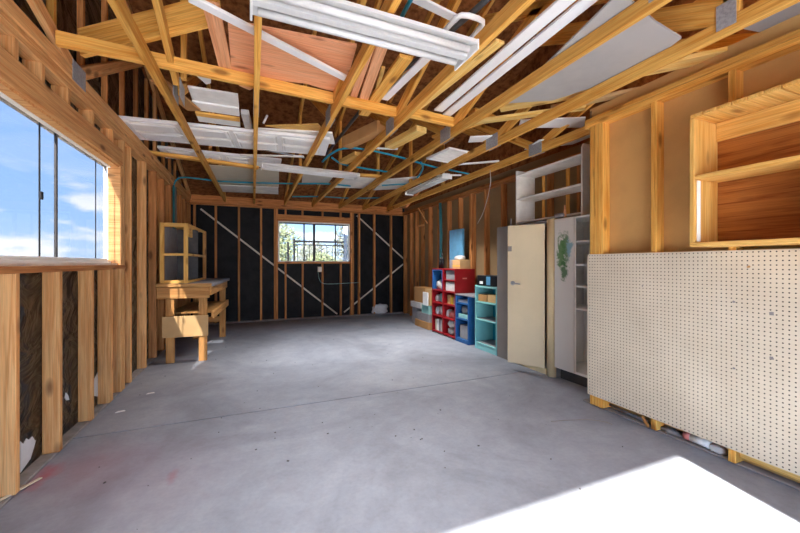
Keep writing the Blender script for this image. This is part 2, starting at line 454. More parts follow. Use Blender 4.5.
# right wall of the deep bay behind the cupboards
wa = structure('wall_right_bay')
XA = 3.43
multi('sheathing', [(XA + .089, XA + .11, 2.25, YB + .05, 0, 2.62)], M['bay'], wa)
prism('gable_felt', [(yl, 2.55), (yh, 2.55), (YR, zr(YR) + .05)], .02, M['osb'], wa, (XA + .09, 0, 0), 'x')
for y in (2.5, 2.95, 3.4, 3.85, 4.30, 4.72, 5.10, 5.50, 5.90, 6.28, 6.68, 7.05, 7.35, 7.65, 8.02):
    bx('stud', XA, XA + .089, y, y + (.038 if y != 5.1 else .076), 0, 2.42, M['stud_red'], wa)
for z in (2.42, 2.46): bx('top_plate', XA, XA + .089, 2.3, YB - .09, z, z + .038, M['stud_red'], wa)
bx('let_in_brace', XA - .012, XA, 6.9, 7.2, 2.05, 2.09, M['stud'], wa)
bx('return_sheathing', 2.80, XA + .09, 2.28, 2.30, 0, 2.6, M['bay'], wa)

# near right wall with the pegboard
wr = structure('wall_right')
XP = 2.715
multi('sheathing', [(XP + .09, XP + .11, YF - .05, 2.30, 0, 2.62)], M['tan'], wr)
for y in (2.105, 2.145, 2.188): bx('stud', XP, XP + .089, y, y + .038, .012, 2.42, M['honey'], wr)
for y in (1.675, 1.215, .76, .31, -.15, -.6, -1.05, -1.5, -1.95): bx('stud', XP, XP + .089, y, y + .038, .012, 2.42, M['honey'], wr)
for z in (2.42, 2.46): bx('top_plate', XP, XP + .089, YF, 2.28, z, z + .038, M['honey'], wr)
bx('bottom_rail', XP + .03, XP + .07, -1.9, 1.21, .05, .10, M['pale'], wr)

# front wall with the open garage doorway
wf = structure('wall_front')
DX0, DX1, DZ = -.93, 1.715, 2.075
multi('sheathing', [(X0, DX0, YF - .05, YF - .02, 0, 2.75), (DX1, 3.56, YF - .05, YF - .02, 0, 2.75), (DX0, DX1, YF - .05, YF - .02, DZ, 2.75)], M['tan'], wf)
multi('door_header', [(DX0 - .1, DX1 + .1, YF - .02, YF + .07, DZ, 2.42)], M['honey'], wf)
for x in (-1.05, DX0 - .04, DX1, 2.1, 2.5): bx('stud', x, x + .038, YF - .02, YF + .069, 0, 2.12, M['honey'], wf)
bx('top_plate', X0, 3.56, YF - .02, YF + .069, 2.42, 2.498, M['honey'], wf)

# roof deck (seen from inside as dark strand board)
rf = structure('ceiling')
ey0, ey1 = YF - .45, YB + .45
for s in (0, 1):
    ya, yb = (YR, ey1) if s == 0 else (ey0, YR)
    za, zb = (zr(YR), zr(YB) - PITCH * .42) if s == 0 else (zr(YF) - PITCH * .42, zr(YR))
    prism('roof_deck', [(ya, za), (yb, zb), (yb, zb + .016), (ya, za + .016)], 5.75, M['osb'], rf, (-1.72, 0, 0), 'x')
    prism('roofing', [(ya, za + .018), (yb, zb + .018), (yb, zb + .03), (ya, za + .03)], 5.75, M['roofing'], rf, (-1.72, 0, 0), 'x')

# ------------------------------------------------------------------ roof trusses
truss_x = [(-1.16, 'lying along the left wall above the window'), (-.53, 'second from the left wall, over the workbench side'),
           (.025, 'third from the left wall, in line with the camera'), (.645, 'fourth from the left wall, blue pipe along it'),
           (1.24, 'fifth from the left wall, above the pale pipe frame'), (1.85, 'sixth from the left wall, under the grey sheets'),
           (2.43, 'seventh from the left wall, just before the pegboard wall'), (3.04, 'eighth from the left wall, over the metal cupboards')]
ZC = 2.50
for i, (tx, where) in enumerate(truss_x):
    t = thing('roof_truss', 'honey coloured pine roof truss ' + where, 'roof truss', (tx, 0, ZC), 0, 'roof trusses')
    wd = M['stud'] if i == 0 else M['honey']
    sk = .05 if i == 1 else 0
    def tb(name, y0, z0, y1, z1, h=.089, w=.038, x=0): return board(name, (x - sk * (3 - y0) / 1.5 if name == 'bottom_chord' and i == 1 else x, y0, z0), (x, y1, z1), w, h, wd, t)
    tb('bottom_chord', YF, .0445, YB, .0445)
    top = lambda y: zr(y) - ZC - .05
    tb('top_chord', YF - .3, top(YF - .3 + .0) , YR, top(YR)); tb('top_chord', YB + .3, top(YB) - PITCH * .3, YR, top(YR))
    tb('web', 3.1, .10, 1.45, .68, .089); tb('web', 1.13, .13, 2.55, .82, .14 if i == 6 else .089)
    tb('web', 3.25, .10, 4.9, top(4.9) - .05, .089)
    tb('web', 1.10, .089, 1.10, top(1.1) - .04, .075)
    tb('web', 5.4, .089, 5.4, top(5.4) - .04, .075)
    if i == 1: tb('web', 3.12, .13, 3.12, top(3.12) - .04, .05, .038, .045)
    for gy, dz, gw in ((3.2, .05, .10), (1.12, .09, .045)):
        multi('gusset_plate', [(-.023, -.0195, gy - gw, gy + gw, dz - .055, dz + .085), (.0195, .023, gy - gw, gy + gw, dz - .055, dz + .085)], M['galv'], t)

def loose(name, label, cat, a, b, w, h, mat, group=None, up=(0, 0, 1)):
    o = board(name, a, b, w, h, M[mat], None, up)
    return props(o, label, cat, group)

ZT = ZC + .089   # top of the chords
loose('cross_brace', 'long pine brace laid across the near truss chords under the peach panel', 'lumber', (-1.13, 2.86, ZT + .046), (1.30, 3.06, ZT + .046), .04, .089, 'honey')
loose('cross_brace', 'short pine brace between the fifth and sixth trusses', 'lumber', (1.24, 3.0, ZT + .046), (1.86, 3.06, ZT + .046), .04, .089, 'honey')
loose('cross_brace', 'far pine brace laid across the chords below the white doors', 'lumber', (-1.19, 5.26, ZT + .02), (.07, 5.50, ZT + .02), .089, .038, 'honey')
loose('cross_brace', 'far pine brace between the fourth and sixth trusses beyond the white fixture', 'lumber', (.7, 5.45, ZT + .02), (1.9, 5.3, ZT + .02), .089, .038, 'honey')
loose('wide_plank', 'wide knotty plank leaning over the brace at the upper left', 'lumber', (-1.10, 3.12, ZT + .17), (-.20, 2.58, ZT + .30), .04, .19, 'honey')

# ------------------------------------------------------------------ fluorescent fixtures
def fixture(label, loc, rz, L, w, h, power):
    t = thing('fluorescent_fixture', label, 'light fixture', loc, rz, 'fluorescent fixtures')
    bm = bmesh.new()
    # folded reflector: cross-section extruded along X
    prof = [(-w / 2, -h * .55), (-w / 2, -h * .3), (-w * .28, 0), (w * .28, 0), (w / 2, -h * .3), (w / 2, -h * .55), (w * .46, -h * .55), (w * .25, -h * .33), (w * .11, -h * .38), (w * .08, -h * .85), (-w * .08, -h * .85), (-w * .11, -h * .38), (-w * .25, -h * .33), (-w * .46, -h * .55)]
    A = [bm.verts.new((-L / 2, y, z)) for y, z in prof]; B = [bm.verts.new((L / 2, y, z)) for y, z in prof]
    n = len(prof)
    for i in range(n): bm.faces.new((A[i], A[(i + 1) % n], B[(i + 1) % n], B[i]))
    bm.faces.new(A[::-1]); bm.faces.new(B)
    bmesh.ops.recalc_face_normals(bm, faces=bm.faces)
    link('reflector', to_mesh('reflector', bm), M['fixture'], t)
    for s in (-1, 1):
        tube('lamp_tube', [(-L / 2 + .03, s * w * .28, -h * .72), (L / 2 - .03, s * w * .28, -h * .72)], min(.019, w * .1), M['fixture'], t, 12)
    for s in (-1, 1):
        bx('end_cap', s * L / 2 - .006, s * L / 2 + .006, -w / 2, w / 2, -h, -h * .2, M['white'], t, .004)
    lamp = bpy.data.lights.new('added_fixture_light', 'AREA'); lamp.shape = 'RECTANGLE'; lamp.size = L - .1; lamp.size_y = w * .8  # downlight added to brighten the room, the tubes themselves are not lit
    lamp.energy = power; lamp.spread = R(104); lamp.color = (1, .97, .93)
    lo = bpy.data.objects.new('added_fixture_light', lamp); COL.objects.link(lo); lo.parent = t; lo.location = (0, 0, -h - .004)
    return t
fixture('white ribbed fluorescent fixture hung under the chords nearest the camera', (.575, 1.775, ZC), .5, 1.165, .25, .075, 7.0)
fixture('white fluorescent fixture across the chords in the middle of the room', (.73, 4.82, ZC), 3, 1.26, .20, .075, 7.0)
fixture('white fluorescent strip running lengthwise near the right bay, below the seventh truss', (2.515, 5.0, ZC - .0), 90, 1.30, .16, .08, 8)
fixture('added white fluorescent fixture behind the camera, unseen, lighting the near floor', (.6, -1.0, ZC), 0, 1.20, .25, .075, 7.0)  # out of view, added to brighten the near floor and pegboard

# ------------------------------------------------------------------ things stored on the truss chords
def slab_thing(name, label, cat, pts, z, t, mat, group=None, tilt=None):
    """flat stored sheet; pts in plan; tilt = (about point, slope x, slope y)"""
    bm = bmesh.new()
    cx = sum(p[0] for p in pts) / len(pts); cy = sum(p[1] for p in pts) / len(pts)
    f = (lambda x, y: 0) if tilt is None else (lambda x, y: tilt[0] * x + tilt[1] * y)
    lo = [bm.verts.new((x - cx, y - cy, f(x - cx, y - cy))) for x, y in pts]
    hi = [bm.verts.new((x - cx, y - cy, f(x - cx, y - cy) + t)) for x, y in pts]
    n = len(pts)
    bm.faces.new(lo); bm.faces.new(hi)
    for i in range(n): bm.faces.new((lo[i], lo[(i + 1) % n], hi[(i + 1) % n], hi[i]))
    bmesh.ops.recalc_face_normals(bm, faces=bm.faces)
    o = link(name, to_mesh(name, bm), M[mat], None, Matrix.Translation((cx, cy, z)))
    return props(o, label, cat, group)

pz = ZT + .092
slab_thing('door_skin_panel', 'large peach coloured wooden panel with a ragged edge, above the near brace', 'panel',
           [(-.14, 2.36), (.64, 2.30), (.70, 2.86), (.62, 2.97), (.52, 2.96), (.40, 2.93), (.27, 2.95), (.12, 2.99), (-.02, 3.02), (-.15, 3.01)], pz, .02, 'peach')
loose('peach_plank', 'peach plank with dark knots at the left end of the peach panel', 'lumber', (-.22, 2.24, pz + .012), (-.18, 3.14, pz + .012), .09, .022, 'peach_plank')
loose('peach_plank', 'peach plank with a dark knot to the right of the peach panel, over the brace', 'lumber', (.80, 2.25, pz + .012), (.92, 3.13, pz + .012), .08, .022, 'peach_plank')
loose('peach_plank', 'narrow reddish peach plank close beside the right peach panel edge', 'lumber', (.73, 2.3, pz + .012), (.82, 3.10, pz + .012), .06, .022, 'peach')
loose('wood_block', 'small peach offcut block below the left end of the peach panel', 'lumber', (-.09, 3.02, ZT + .06), (-.01, 3.07, ZT + .06), .05, .06, 'peach')
loose('trim_strip', 'long thin white trim strip slanting across the peach panel', 'trim', (-.30, 2.11, ZT + .018), (.66, 2.60, ZT + .018), .06, .02, 'white')
loose('trim_strip', 'pale thin offcut standing against the right peach plank', 'trim', (.90, 2.50, pz + .02), (.98, 2.92, pz + .02), .03, .02, 'shelfwood')

def panel_door(label, loc, rz, L, Wd, group):
    t = thing('panel_door', label, 'door', loc, rz, group)
    bx('door_slab', -L / 2, L / 2, -Wd / 2, Wd / 2, 0, .034, M['white'], t, .004)
    for k in range(4):
        x0 = -L / 2 + .10 + k * (L - .12) / 4; x1 = x0 + (L - .12) / 4 - .08
        for (y0, y1) in ((-Wd / 2 + .07, -.03), (.03, Wd / 2 - .07)):
            bm = bmesh.new()
            vs = add_box(bm, ((x0 + x1) / 2, (y0 + y1) / 2, -.005), (x1 - x0, y1 - y0, .012))
            for v in vs:
                if v.co.z < -.006: v.co.x += .02 * (1 if v.co.x < (x0 + x1) / 2 else -1); v.co.y += .02 * (1 if v.co.y < (y0 + y1) / 2 else -1)
            link('raised_panel', to_mesh('raised_panel', bm), M['white'], t)
            multi('panel_moulding', [(x0 - .018, x0 - .006, y0 - .018, y1 + .018, -.008, 0), (x1 + .006, x1 + .018, y0 - .018, y1 + .018, -.008, 0),
                                     (x0 - .006, x1 + .006, y0 - .018, y0 - .006, -.008, 0), (x0 - .006, x1 + .006, y1 + .006, y1 + .018, -.008, 0)], M['white2'], t)
    return t
panel_door('white raised panel door lying across the chords from the left wall, lower one', (-.19, 4.33, ZT + .013), -5.5, 2.03, .61, 'white doors on the chords')
panel_door('white panel door lying behind, above the far brace', (-.36, 5.38, ZT + .06), 0, 1.45, .46, 'white doors on the chords')
slab_thing('white_board', 'plain white board on top of the lower white door, right end', 'board', [(.02, 4.05), (.80, 3.86), (.90, 4.20), (.05, 4.40)], ZT + .062, .02, 'white2')
slab_thing('plywood_offcut', 'pale triangular plywood offcut on top of the white door', 'board', [(.12, 3.98), (.62, 3.72), (.80, 4.02)], ZT + .084, .012, 'shelfwood')
slab_thing('beige_sheet', 'beige sheet lying across the far left chords beyond the far brace', 'sheet', [(-.60, 5.72), (.36, 5.60), (.44, 6.9), (-.02, 7.02), (-.56, 7.05)], ZT + .042, .012, 'beige')
slab_thing('white_board', 'white board below the edge of the beige sheet by the second truss', 'board', [(-.62, 6.9), (.42, 6.72), (.46, 7.35), (-.60, 7.5)], ZT + .002, .016, 'white2')
# stack of white boards with a wood strip
for k, (y0, y1, mt, lab, z) in enumerate(((3.38, 3.66, 'white2', 'white grooved board at the near end of the small stack beside the second truss', .10),
                                   (3.60, 3.78, 'white', 'white plank in the middle of the small stack beside the second truss', .072),
                                   (3.79, 3.87, 'honey', 'honey pine strip between the white boards of the small stack', .05),
                                   (3.86, 4.04, 'white2', 'white plank at the far end of the small stack before the white door', .06))):
    props(bx('stacked_board', -.50, -.12, y0, y1, ZT + z, ZT + z + .02, M[mt]), lab, 'board', 'small stack of boards')
loose('white_scrap', 'white rolled scrap standing right of the small board stack', 'scrap', (-.07, 3.62, ZT + .06), (-.04, 4.0, ZT + .06), .07, .05, 'bag')
loose('white_scrap', 'little white strip poking up beyond the white door', 'scrap', (.10, 3.98, ZT + .11), (.14, 4.0, ZT + .21), .02, .02, 'white')
slab_thing('white_scrap', 'white scrap wedged above the small board stack, under the near brace', 'scrap', [(-.46, 3.1), (-.30, 3.1), (-.32, 3.3), (-.36, 3.34)], ZT + .13, .01, 'white')
loose('tan_panel', 'tan board offcut behind the second truss gusset', 'board', (-.68, 3.25, ZT + .06), (-.50, 3.75, ZT + .06), .12, .02, 'card')
loose('trim_strip', 'thin white strip crossing just behind the middle fixture', 'trim', (-.15, 4.9, ZT + .01), (.60, 4.66, ZT + .01), .04, .018, 'white2')
loose('trim_strip', 'thin grey white strip lying behind the crossing strip', 'trim', (.05, 4.55, ZT + .02), (.62, 4.75, ZT + .02), .035, .018, 'greybox')

# right side: big grey sheets, long white boards, mixed lumber
slab_thing('drywall_sheet', 'large grey drywall sheet resting on the sixth and seventh chords', 'sheet', [(1.70, 1.22), (2.11, 1.30), (2.39, 1.33), (2.42, 1.40), (2.45, 1.9), (2.31, 2.25), (1.99, 2.44)], ZT + .004, .013, 'drywall')
slab_thing('drywall_sheet', 'smaller grey sheet lying above the near pegboard wall end', 'sheet', [(2.52, .72), (2.92, .70), (2.94, 1.12), (2.56, 1.18)], ZT + .03, .013, 'drywall')
loose('long_white_board', 'long white board running lengthwise, left one of the pair', 'board', (1.64, 3.0, ZT + .11), (1.60, 1.0, ZT + .11), .09, .02, 'white')
loose('long_white_board', 'long white board running lengthwise, right one of the pair', 'board', (1.765, 3.06, ZT + .11), (1.715, 1.0, ZT + .11), .085, .02, 'white')
loose('pine_plank', 'pale pine plank beside the long white boards', 'lumber', (1.36, 4.05, ZT + .105), (1.50, 1.9, ZT + .105), .075, .02, 'pale')
loose('pine_plank', 'short pine block lying on the chords beyond the pale pine plank', 'lumber', (1.50, 3.95, ZT + .04), (1.62, 3.32, ZT + .04), .13, .06, 'pale')
loose('pine_plank', 'dark pine stick lying lengthwise right of the pale pine plank', 'lumber', (1.90, 3.3, ZT + .03), (1.93, 2.6, ZT + .03), .05, .04, 'honey')
loose('pine_plank', 'yellow pine board lying across the sixth and seventh chords, near one', 'lumber', (2.06, 2.62, ZT + .05), (2.62, 2.00, ZT + .05), .13, .03, 'pale')
loose('pine_plank', 'yellow pine board lying across the sixth and seventh chords, far one', 'lumber', (1.92, 2.98, ZT + .02), (2.70, 2.26, ZT + .02), .08, .03, 'pale')
loose('pine_plank', 'pine block tucked beside the seventh truss gusset plate', 'lumber', (2.25, 2.98, ZT + .11), (1.95, 2.90, ZT + .11), .10, .05, 'honey')
loose('pine_plank', 'broad yellow pine board over the pegboard wall top', 'lumber', (2.50, 1.75, ZT + .02), (3.0, 1.18, ZT + .02), .14, .03, 'pale')
loose('pine_plank', 'tan board end above the corner of the pegboard wall', 'lumber', (2.50, 2.45, ZT + .05), (2.9, 1.92, ZT + .05), .09, .03, 'card2')
slab_thing('white_sheet', 'small white sheet between the sixth and seventh trusses near the vent', 'sheet', [(2.20, 3.30), (2.52, 3.12), (2.62, 3.26), (2.28, 3.46)], ZT + .03, .012, 'white')
slab_thing('white_sheet', 'white sheet lying over the seventh and eighth chords', 'sheet', [(2.50, 2.85), (3.05, 2.55), (3.25, 2.74), (2.62, 3.02)], ZT + .09, .012, 'white')
slab_thing('white_sheet', 'white sheet beyond the eighth truss above the white wall shelf', 'sheet', [(2.98, 3.10), (3.42, 2.74), (3.44, 3.05), (3.06, 3.42)], ZT + .03, .012, 'white')
slab_thing('white_sheet', 'white sheet lying on the far chords left of the blue pipe bend', 'sheet', [(1.28, 5.6), (1.86, 5.4), (1.95, 6.4), (1.35, 6.55)], ZT + .05, .012, 'white2')
slab_thing('white_sheet', 'white sheet on the far chords behind the lengthwise fixture', 'sheet', [(2.05, 5.6), (2.50, 5.2), (2.66, 6.1), (2.14, 6.5)], ZT + .05, .012, 'white2')
slab_thing('white_sheet', 'pale sheet on the far chords right of the middle fixture end', 'sheet', [(.72, 5.7), (1.2, 5.6), (1.22, 6.3), (.8, 6.5)], ZT + .05, .012, 'offwhite')
loose('cardboard_roll', 'brown roll of paper lying among the lumber over the fifth truss', 'roll', (1.02, 4.12, ZT + .07), (1.24, 3.5, ZT + .07), .12, .12, 'card')
loose('pine_plank', 'stubby tan plank end beside the paper roll', 'lumber', (1.14, 4.78, ZT + .03), (1.24, 4.35, ZT + .03), .12, .05, 'shelfwood')
loose('long_white_board', 'short white board lying left of the fifth truss chord', 'board', (1.10, 3.02, ZT + .13), (1.17, 2.15, ZT + .13), .07, .018, 'white')
loose('pine_plank', 'tan plank lying between the sixth and seventh trusses beyond the yellow boards', 'lumber', (1.92, 3.62, ZT + .09), (2.22, 3.06, ZT + .13), .09, .03, 'honey')
loose('trim_strip', 'small white trim strip lying beside the brown paper roll', 'trim', (1.28, 4.08, ZT + .03), (1.62, 3.98, ZT + .03), .035, .015, 'white')
loose('trim_strip', 'white trim strip lying across the seventh and eighth chords past the vent', 'trim', (2.62, 4.25, ZT + .02), (3.06, 3.9, ZT + .02), .05, .018, 'white')
loose('trim_strip', 'white trim strip behind the second blue pipe by the right bay', 'trim', (2.62, 4.9, ZT + .02), (3.0, 4.75, ZT + .02), .05, .018, 'white2')
loose('pine_plank', 'reddish pine plank lying on the far chords beyond the middle fixture', 'lumber', (.70, 5.9, ZT + .1), (1.5, 6.6, ZT + .1), .12, .03, 'stud_red')
loose('pine_plank', 'pine plank lying lengthwise on the brace left of the pale pine plank', 'lumber', (1.00, 3.35, ZT + .105), (1.0, 2.3, ZT + .105), .10, .03, 'honey')
# vent grille
t = thing('louvre_grille', 'white louvred vent grille between the sixth and seventh trusses', 'vent', (2.30, 3.90, ZT - .01), 8)
multi('grille_frame', [(-.20, .20, -.24, -.21, 0, .025), (-.20, .20, .21, .24, 0, .025), (-.20, -.17, -.21, .21, 0, .025), (.17, .20, -.21, .21, 0, .025)], M['white'], t)
for k in range(9): board('louvre', (-.17, -.18 + k * .045, .012), (.17, -.18 + k * .045, .012), .03, .004, M['white2'], t, up=(0, .5, 1), bev=0)
# dark steel pipe
props(tube('steel_conduit', [(.90, 4.75, ZT + .10), (1.0, 2.95, ZT + .16), (1.16, 2.24, ZT + .16), (1.30, 1.3, ZT + .16)], .018, M['darkgrey'], None, 10), 'long dark grey steel conduit lying lengthwise right of the peach planks', 'pipe')
# white plastic frame
t = thing('pipe_frame', 'white plastic pipe frame lying above the fifth truss', 'pipe', (1.22, 1.86, ZT + .09), 0)
tube('pipe_frame_tube', [(-.12, .35, 0), (-.12, -.05, 0), (-.09, -.10, 0), (.04, -.10, 0), (.07, -.06, 0), (.08, .35, 0)], .016, M['white'], t, 10, 1)
tube('crossbar', [(-.12, .14, 0), (.078, .14, 0)], .014, M['white'], t, 10)
t = thing('squeegee', 'two blue handled tool with a grey head beyond the near fixture', 'tool', (.745, 1.81, ZT + .02), 0)
bx('tool_head', -.05, .06, .08, .15, 0, .05, M['greybox'], t)
tube('handle', [(-.03, .10, .03), (-.05, -.35, .03)], .013, M['pex'], t); tube('handle', [(.04, .10, .03), (.02, -.35, .03)], .013, M['pex'], t)
for k, (y, lab) in enumerate(((1.45, 'near'), (1.62, 'middle'), (1.88, 'far'))):
    loose('loose_board', 'white slat lying crosswise above the near fixture, %s one of three' % lab, 'board', (.30 + k * .2, y, ZT + .22), (1.25, y + .1, ZT + .22), .06, .018, 'white', 'white slats above the near fixture')
loose('white_scrap', 'pale white scrap hanging at the upper left gable studs', 'scrap', (-1.02, 2.38, ZT + .26), (-.95, 2.56, ZT + .26), .09, .012, 'white')

pts = []
for k in range(70):
    a = k * .36; rr = .19 + .012 * math.sin(k * 1.7)
    pts.append((.22 + rr * 1.3 * math.cos(a), 2.0 + rr * .6 * math.sin(a), ZT + .20 + .05 * math.sin(a) + .0012 * k))
props(tube('hose_coil', pts, .017, M['offwhite'], None, 7), 'coil of pale hose lying beyond the near fixture above the peach panel', 'hose')
# pipes and wires
def pipe(label, pts, r, mat, name='water_pipe', cat='pipe', sm=2):
    return props(tube(name, pts, r, M[mat], None, 8, sm), label, cat)
pipe('blue water pipe running from the left wall across the far chords', [(-1.16, 6.50, 2.44), (-1.10, 6.52, 2.60), (-.85, 6.60, 2.62), (-.5, 6.66, 2.606), (.1, 6.5, 2.605), (.75, 6.3, 2.605), (1.20, 6.1, 2.605), (1.6, 6.15, 2.605)], .013, 'pex')
pipe('teal conduit dropping down the left wall studs above the hutch, left one', [(-1.135, 6.42, 2.44), (-1.135, 6.43, 1.2)], .016, 'teal', 'conduit', sm=0)
pipe('grey conduit dropping down the left wall studs above the hutch, right one', [(-1.135, 6.56, 2.44), (-1.135, 6.58, 1.2)], .016, 'greymetal', 'conduit', sm=0)
pipe('blue water pipe along the edge of the fourth truss chord', [(.685, 4.55, ZC + .10), (.683, 3.2, ZC + .07), (.684, 2.2, ZC + .08), (.684, 1.3, ZC + .09)], .012, 'pex', sm=0)
pipe('blue water pipe looping over the chords beyond the middle fixture', [(.86, 4.80, ZT + .01), (.90, 4.5, ZT + .03), (1.02, 4.25, ZT + .06), (1.35, 4.2, ZT + .05), (1.8, 4.28, ZT + .03), (2.3, 4.5, ZT + .03), (2.75, 4.62, ZT + .04), (3.2, 4.66, ZT + .02)], .013, 'pex')
pipe('blue water pipe branching lower across the fifth and sixth chords', [(.95, 4.6, ZT + .02), (1.12, 4.86, ZT + .02), (1.5, 4.95, ZT + .02), (1.9, 5.0, ZT + .02)], .013, 'pex')
pipe('blue water pipe curling down by the lengthwise fixture', [(2.12, 4.38, ZT + .03), (2.25, 4.55, ZT + .02), (2.30, 4.75, ZT - .02), (2.29, 4.85, ZT - .06)], .013, 'pex')
pipe('long blue water pipe low along the far chords by the back wall', [(.75, 7.6, ZT + .02), (1.3, 7.4, ZT + .03), (1.9, 7.35, ZT + .02), (2.6, 7.0, ZT + .03)], .012, 'pex')
pipe('short blue water pipe on the white sheet behind the lengthwise fixture', [(2.1, 5.9, ZT + .02), (2.5, 5.6, ZT + .02), (2.9, 5.45, ZT + .02)], .012, 'pex')
pipe('teal water pipe standing on the right bay wall left of the blue panel', [(3.40, 6.14, 2.42), (3.405, 6.12, 1.8), (3.40, 6.13, 1.2)], .03, 'teal', sm=0)
pipe('thin white cable strung along the back wall below the window', [(1.36, BY + .03, 1.06), (1.38, BY - .005, .85), (1.47, BY - .012, .77), (1.7, BY - .008, .765), (2.3, BY - .008, .785)], .005, 'tealbag', 'cable', 'cable')
t = thing('outlet_box', 'cream electrical outlet box on the stud below the back window', 'outlet', (1.405, BY + .01, 1.04))
bx('box_body', -.05, .035, -.02, .06, 0, .12, M['beige'], t); bx('cover_plate', -.045, .03, -.026, -.02, .01, .11, M['white2'], t)
pipe('white cable hanging from the far truss at the right bay wall', [(2.95, 3.95, 2.49), (3.0, 4.0, 2.30), (3.1, 4.3, 1.98), (3.2, 4.6, 1.85)], .004, 'offwhite', 'cable', 'cable')
loose('pine_stick', 'thin wooden stick slanting off the right bay wall by the back corner', 'lumber', (3.38, 7.1, 2.45), (3.40, 6.7, 2.08), .02, .03, 'stud')

# ------------------------------------------------------------------ workbench on the left
wbn = thing('workbench', 'rough wooden workbench along the left wall under the open hutch', 'workbench', (-1.08, 5.10, 0), -3.2)
bl = M['bench']; LB = 1.62
bx('bench_top', .0, .62, -.02, LB + .05, .945, .985, M['greytop'], wbn)
bx('top_edge', .0, .60, -.045, -.02, .945, .985, bl, wbn)
bx('apron', .0, .57, .0, .038, .80, .94, bl, wbn)
bx('apron', .55, .588, .05, LB, .83, .94, bl, wbn)
for (x, y) in ((.13, .0), (.49, .0), (.13, LB - .05), (.52, LB - .05)):
    if y > 1: bx('leg', x - .045, x + .045, y, y + .05, 0, .945, bl, wbn)
    else: bx('leg', x - .045, x + .045, .04, .09, 0, .945, bl, wbn)
bx('lower_shelf', .05, .60, .25, LB + .02, .58, .60, bl, wbn)
bx('shelf_edge', .575, .605, .12, LB + .02, .52, .62, bl, wbn)
bx('front_panel', .06, .56, -.014, .0, .325, .585, M['card2'], wbn)
bx('rail', .08, .56, LB - .02, LB + .02, .25, .34, bl, wbn)

ht = thing('open_hutch', 'open pine framed hutch standing on the workbench', 'shelf', (-1.05, 5.12, .985), -3.2)
hp = M['shelfwood']
HW, HL, HH = .30, 1.22, .75
for (x, y) in ((.02, .02), (HW - .025, .02), (.02, HL), (HW - .02, HL)):
    bx('post', x - .022, x + .022, y - .02, y + .02, 0, HH, hp if y < 1 else M['bench'], ht)
bx('top_rail', .042, HW - .047, .0, .04, HH - .05, HH, hp, ht); bx('bottom_rail', .042, HW - .047, .0, .04, 0, .04, hp, ht)
bx('middle_rail', .042, HW - .047, .0, .04, .345, .375, hp, ht)
for z0 in (0, .345, HH - .03): bx('side_rail', HW - .03, HW - .005, .04, HL - .02, z0, z0 + .03, hp, ht)
bx('shelf', .03, HW - .03, .04, HL, .36, .375, M['bench'], ht)
bx('top_board', .03, HW - .0, .04, HL, HH - .012, HH + .002, hp, ht)
bx('side_panel', .0, .006, .04, HL, .02, HH - .02, M['greybox'], ht)
bx('back_panel', .02, HW - .02, HL - .5, HL - .49, .02, HH - .02, M['darkgrey'], ht)
bx('corner_block', HW - .035, HW - .003, .08, .28, HH - .16, HH - .03, hp, ht)

# ------------------------------------------------------------------ pegboard and wooden shelf on the near right wall
pg = thing('pegboard', 'large cream pegboard sheet fastened to the studs of the right wall', 'pegboard', (XP, 0, .094))
PY1 = 2.245
o = multi('perforated_sheet', [(-.007, 0, -.2 - 1, 1, 0, 1.219)], M['peg'], pg, (0, PY1 - 1, 0), bev=0)
def chip(y, z, r, seed):
    rnd = random.Random(seed)
    pts = [(y + r * rnd.uniform(.6, 1.2) * math.cos(a), z + r * rnd.uniform(.6, 1.1) * math.sin(a)) for a in [k * math.pi / 4 for k in range(8)]]
    prism('chipped_spot', pts, .0015, M['curb'] if seed % 2 else M['card'], pg, (-.0082, 0, 0), 'x')
for y, z, r, s in ((1.05, .855, .014, 1), (1.05, .605, .012, 3), (1.15, 1.12, .009, 2), (1.22, .905, .008, 5), (1.77, .97, .007, 7), (1.22, .50, .008, 9)): chip(y, z, r, s)

ws = thing('wooden_wall_shelf', 'open pine box shelf mounted on studs above the pegboard', 'shelf', (XP, .10, 1.335))
sw = M['shelfwood']; SD, SL, SH = .255, 1.225, .80
bx('bottom_board', -SD, 0, 0, SL, 0, .025, sw, ws)
bx('side_board', -SD, 0, SL - .025, SL, .025, SH - .025, sw, ws); bx('side_board', -SD, 0, 0, .025, .025, SH - .025, sw, ws)
for k in range(18):
    y0 = k * SL / 18
    bx('top_slat', -SD, 0, y0 + .003, y0 + SL / 18 - .003, SH - .022, SH, sw, ws, .002)
bx('shelf', -SD + .005, -.012, .025, SL - .025, .405, .43, sw, ws)
bx('back_panel', -.012, -.004, .02, SL - .02, .02, SH - .022, M['ply'], ws, 0)
bx('hanging_rail', -.03, -.012, .025, SL - .025, SH - .14, SH - .024, sw, ws)
bx('divider', -SD + .01, -.012, .725, .75, .025, .405, sw, ws)
bx('corner_trim', -SD + .02, -SD + .05, SL - .034, SL - .026, .03, .40, M['white2'], ws)

# rubbish in the gap under the pegboard
props(tube('old_pipe', [(2.80, 2.10, .035), (2.765, 1.76, .03)], .012, M['greybox'], None), 'grey pipe lying in the gap under the pegboard corner', 'pipe')
loose('wood_wedge', 'slanted wooden wedge under the pegboard left of the middle block', 'lumber', (2.715, 1.78, .08), (2.715, 1.73, .018), .012, .02, 'bench')
t = thing('spray_can', 'small can with a pink cap lying under the pegboard', 'can', (2.77, 1.50, .045), 0)
tube('can_body', [(0, -.02, 0), (0, -.13, 0)], .028, M['white2'], t, 14); tube('cap', [(0, .02, 0), (0, -.02, 0)], .029, M['pink'], t, 14)
props(lump('white_rag', (2.775, 1.33, .012), (.06, .09, .05), M['bag'], None, 3), 'white crumpled scrap beside the pink capped can', 'rag')
props(lump('dirt_clod', (2.79, 1.60, .012), (.08, .16, .035), M['curb'], None, 5, .3), 'grey dirt clod beside the middle block under the pegboard', 'debris')

